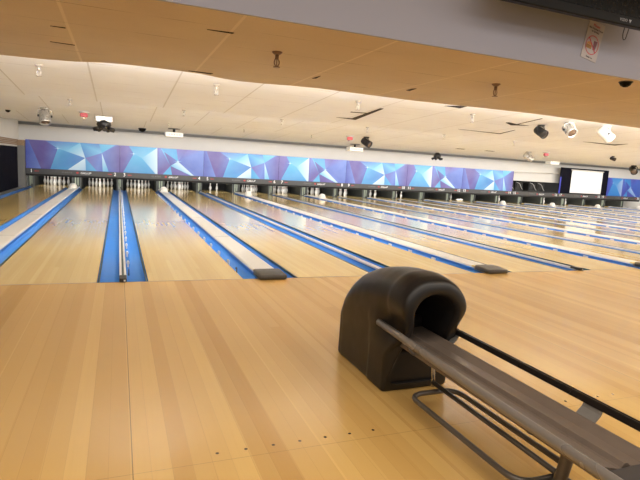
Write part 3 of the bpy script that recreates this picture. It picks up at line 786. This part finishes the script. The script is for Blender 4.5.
# multi-arm effect light
def effect(x, y, lab, s=1.0, top=True):
    z = ceil_z(y); t = thing('effect_light', lab, 'effect light', (x, y, z+.012), 'multi arm effect lights')
    if top:
        b = BM(); box(b, -.16*s, .16*s, -.1*s, .1*s, -.12*s, 0, 0, .02); obj('control_box', b, M['lamp_silver'], t)
    b = BM(); lathe(b, [(.06*s, -.04*s), (.12*s, -.10*s), (.14*s, -.17*s), (.10*s, -.24*s), (.03*s, -.27*s)], 16); obj('centre_body', b, M['lamp_black'], t)
    for i in range(7):
        a = 2*PI*i/7+.3; b = BM(); d = Vector((math.cos(a), math.sin(a), -.35)); cyl(b, Vector((0, 0, -.2*s))+d*.08*s, Vector((0, 0, -.2*s))+d*.20*s, .03*s, .045*s, 10); obj('lamp_arm', b, M['lamp_black'], t)
effect(-.42, 9.5, 'black multi arm effect light with silver top left of centre', 1.35)
effect(13.37, 14.1, 'black multi arm effect light close to the masking at mid right', 1.25, False)
def dome(x, y, z, r, lab):
    t = thing('dome_camera', lab, 'camera', (x, y, z+.012), 'small black dome fittings')
    b = BM(); cyl(b, (0, 0, 0), (0, 0, -.02), r*1.1, n=18); obj('base', b, M['lamp_black'], t)
    b = BM(); lathe(b, [(r, -.02), (r*.98, -r*.4), (r*.75, -r*.8), (r*.35, -r*1.05), (.004, -r*1.1)], 18); obj('dome', b, M['tvscreen'], t, True)
dome(.74, 14.0, ceil_z(14.0), .13, 'small black dome fitting just above the panel over lane three')
dome(12.6, 14.95, ceil_z(14.95)-.012, .13, 'small black dome fitting left of the far effect light')
dome(-3.1, 12.0, ceil_z(12.0), .07, 'tiny black dome fitting at the far left of the ceiling')
dome(4.665, -2.0, 2.38, .06, 'black dome camera under the bulkhead at the right edge')
# dislodged tiles: tilted tile edges that leave dark gaps
def gap(pts, lab, y):
    b = BM(); z = lambda yy: ceil_z(yy)-.004
    top = [b.verts.new((px, py, z(py)+.003)) for px, py in pts]; bot = [b.verts.new((px, py, z(py)-.002)) for px, py in pts]
    b.faces.new(top[::-1]); b.faces.new(bot)
    for i in range(len(pts)): j = (i+1) % len(pts); b.faces.new((top[i], top[j], bot[j], bot[i]))
    o = obj('ceiling_gap', b, M['gap']); tag(o, lab, 'gap', None, 'structure')
gap([(4.2, 4.30), (4.54, 4.36), (4.68, 4.38), (4.53, 2.85), (4.46, 2.85), (4.52, 4.22)], 'dark L shaped gap at a dislodged ceiling tile', 2)
gap([(4.16, 3.50), (4.5, 3.44), (4.5, 3.50), (4.18, 3.56)], 'thin dark gap beside the L shaped one in the white ceiling', 2)
gap([(5.28, 2.00), (5.65, 2.05), (5.62, 1.69), (5.5, 1.86)], 'dark wedge shaped gap near the tan ceiling', 2)
gap([(7.25, 4.26), (8.54, 4.36), (8.36, 3.66), (8.33, 3.64), (8.46, 4.28)], 'long dark gap along a sagging ceiling tile', 2)
gap([(7.42, 2.90), (7.76, 3.12), (8.10, 2.96), (7.77, 2.94), (7.46, 2.84)], 'dark wedge gap left of the large spotlights', 2)
gap([(7.79, 2.96), (7.64, 2.12), (7.61, 2.12), (7.75, 2.92)], 'thin dark crack above the wedge gap', 2)
gap([(11.15, 4.28), (12.45, 4.40), (12.38, 3.95), (12.23, 4.25)], 'dark gap under the white spotlight', 2)
gap([(13.1, 12.25), (13.5, 12.25), (13.5, 12.42), (13.1, 12.42)], 'small dark slot in the ceiling, left of the two', 12)
gap([(14.5, 12.15), (14.95, 12.15), (14.95, 12.32), (14.5, 12.32)], 'small dark slot in the ceiling, right of the two', 12)
gap([(.594, -1.563), (.804, -1.583), (.796, -1.553)], 'thin dark crack in the tan ceiling near the bulkhead', 0)
gap([(-.576, -.901), (-.462, -.912), (-.462, -.895)], 'thin dark crack left in the tan ceiling', 0)
gap([(-.651, -.225), (-.441, -.199), (-.441, -.212)], 'thin dark crack left near the edge of the tan ceiling', 0)
gap([(2.04, -.05), (2.08, -.077), (2.063, -.264)], 'short dark crack at mid tan ceiling', 0)
gap([(3.30, -.05), (3.355, -.041), (3.326, -.25), (3.29, -.20)], 'short dark crack at right in the tan ceiling', 0)
gap([(.70, .46), (.98, .44), (.96, .50)], 'thin dark crack at the edge of the tan ceiling', 0)

# ------------------------------------------------------------------ television and sign on the bulkhead
t = thing('television', 'large black wall television at the top right', 'television', (3.55, -2.50, 2.69))
hw = .95
b = BM(); box(b, -hw, hw, -.03, .03, 0, 1.06, 0, .008); obj('casing', b, M['tv'], t)
b = BM(); box(b, -hw+.03, hw-.03, -.034, -.0305, .075, 1.03); obj('screen_glass', b, M['tvscreen'], t)
b = BM(); box(b, -.2, .2, .03, .38, .35, .75); obj('wall_bracket', b, M['lamp_black'], t)
text_mesh('logo', 'VIZIO', .032, M['tvlogo'], (.335, -.035, .036), ROTF, t, spacing=1.1)
b = BM(); b.faces.new([b.verts.new((.41+q[0], -.035, .034+q[1])) for q in ((-.014, .014), (.002, -.014), (.018, .014))]); obj('logo_mark', b, M['tvlogo'], t)
# cable loop below the television
b = BM(); tube(b, rounded([(4.20, -2.30, 2.80), (4.175, -2.30, 2.70), (4.19, -2.30, 2.655), (4.215, -2.30, 2.66), (4.255, -2.30, 2.80)], .03), .0035, 8)
tag(obj('cable_loop', b, M['lamp_black']), 'thin black cable loop hanging under the television', 'cable')
t = thing('no_food_sign', 'white sheet sign with red no food or drink symbol on the bulkhead', 'sign', (3.99, -2.1535, 2.645), rot=(0, math.radians(11), 0))
b = BM(); box(b, -.098, .098, -.002, .002, -.17, .17); obj('sheet', b, M['paper'], t)
text_mesh('lettering', 'Please', .034, M['signred'], (0, -.004, .135), ROTF, t)
text_mesh('lettering', 'No Outside Food\nor Drinks', .024, M['signtext'], (0, -.004, .094), ROTF, t)
text_mesh('lettering', 'Thank You', .018, M['signtext'], (0.0, -.004, -.148), ROTF, t)
b = BM(); n = 40
for rr in ((0.086, .078),):
    a = [b.verts.new((rr[0]*math.cos(2*PI*i/n)*.93, -.004, -.038+rr[0]*math.sin(2*PI*i/n))) for i in range(n)]
    c = [b.verts.new((rr[1]*math.cos(2*PI*i/n)*.93, -.004, -.038+rr[1]*math.sin(2*PI*i/n))) for i in range(n)]
    for i in range(n): b.faces.new((a[i], a[(i+1) % n], c[(i+1) % n], c[i]))
d = .058; w = .004
b.faces.new([b.verts.new((q[0], -.0045, -.038+q[1])) for q in ((-d-w, d-w), (-d+w, d+w), (d+w, -d+w), (d-w, -d-w))])
obj('ban_symbol', b, M['signred'], t)
b = BM()
a = [b.verts.new((-.035+.033*math.cos(PI*i/12), -.0035, -.040+.026*math.sin(PI*i/12))) for i in range(13)]; b.faces.new(a)
obj('bun', b, M['bun'], t)
b = BM(); box(b, -.068, -.002, -.004, -.003, -.075, -.042, 0, 0); obj('burger', b, M['burger'], t)
b = BM(); b.faces.new([b.verts.new((q[0], -.0035, -.038+q[1])) for q in ((.018, -.035), (.048, -.035), (.056, .045), (.012, .045))]); obj('drink_cup', b, M['drink'], t)

# ------------------------------------------------------------------ light
def area(name, loc, rot, sx, sy, power, col):
    l = bpy.data.lights.new(name, 'AREA'); l.shape = 'RECTANGLE'; l.size = sx; l.size_y = sy; l.energy = power; l.color = col
    o = bpy.data.objects.new(name, l); COL.objects.link(o); o.location = loc; o.rotation_euler = rot; return o
CX = (XL+XR)/2; W_ = XR-XL-.4
warm = (1.0, .95, .88)
for i, y in enumerate((.64, 5.24, 9.79, 14.24)):
    area('cove_light', (CX+.5, y+(.3 if i == 0 else 0), 2.52), (math.radians(98), 0, 0), W_-1.6, .12, (980, 740, 580, 240)[i], warm)      # faces +Y, a little down
area('pin_light', (CX, 16.95, .64), (math.radians(88), 0, 0), W_, .10, 420, (1, .97, .92))
area('approach_fill', (CX, -5.2, 3.45), (0, 0, 0), W_, 1.6, 620, (1.0, .94, .86))  # this lamp and the next are added, unseen, to brighten the approach
area('approach_fill', (CX, -8.6, 3.3), (math.radians(30), 0, 0), W_, 1.0, 330, (1.0, .94, .88))
w = bpy.data.worlds.new('World'); S.world = w; w.use_nodes = True
w.node_tree.nodes['Background'].inputs[0].default_value = (1.0, .93, .86, 1); w.node_tree.nodes['Background'].inputs[1].default_value = .45

# ------------------------------------------------------------------ camera
f_, yaw, pit, rol = 511.14, .37966, -.13926, .05839
fw = Vector((math.sin(yaw)*math.cos(pit), math.cos(yaw)*math.cos(pit), math.sin(pit)))
r = Vector((math.cos(yaw), -math.sin(yaw), 0)); u = r.cross(fw)
r2 = r*math.cos(rol)+u*math.sin(rol); u2 = u*math.cos(rol)-r*math.sin(rol)
cd = bpy.data.cameras.new('Camera'); cd.sensor_width = 36; cd.lens = f_/640*36; cd.clip_start = .05; cd.clip_end = 200
cam = bpy.data.objects.new('Camera', cd); COL.objects.link(cam)
Mx = Matrix((r2, u2, -fw)).transposed().to_4x4(); Mx.translation = Vector((-.0495, -5.8295, 1.3495)); cam.matrix_world = Mx
S.camera = cam
S.view_settings.view_transform = 'Standard'; S.view_settings.look = 'None'; S.view_settings.exposure = 0
S.cycles.max_bounces = 8; S.cycles.diffuse_bounces = 5; S.cycles.use_denoising = True
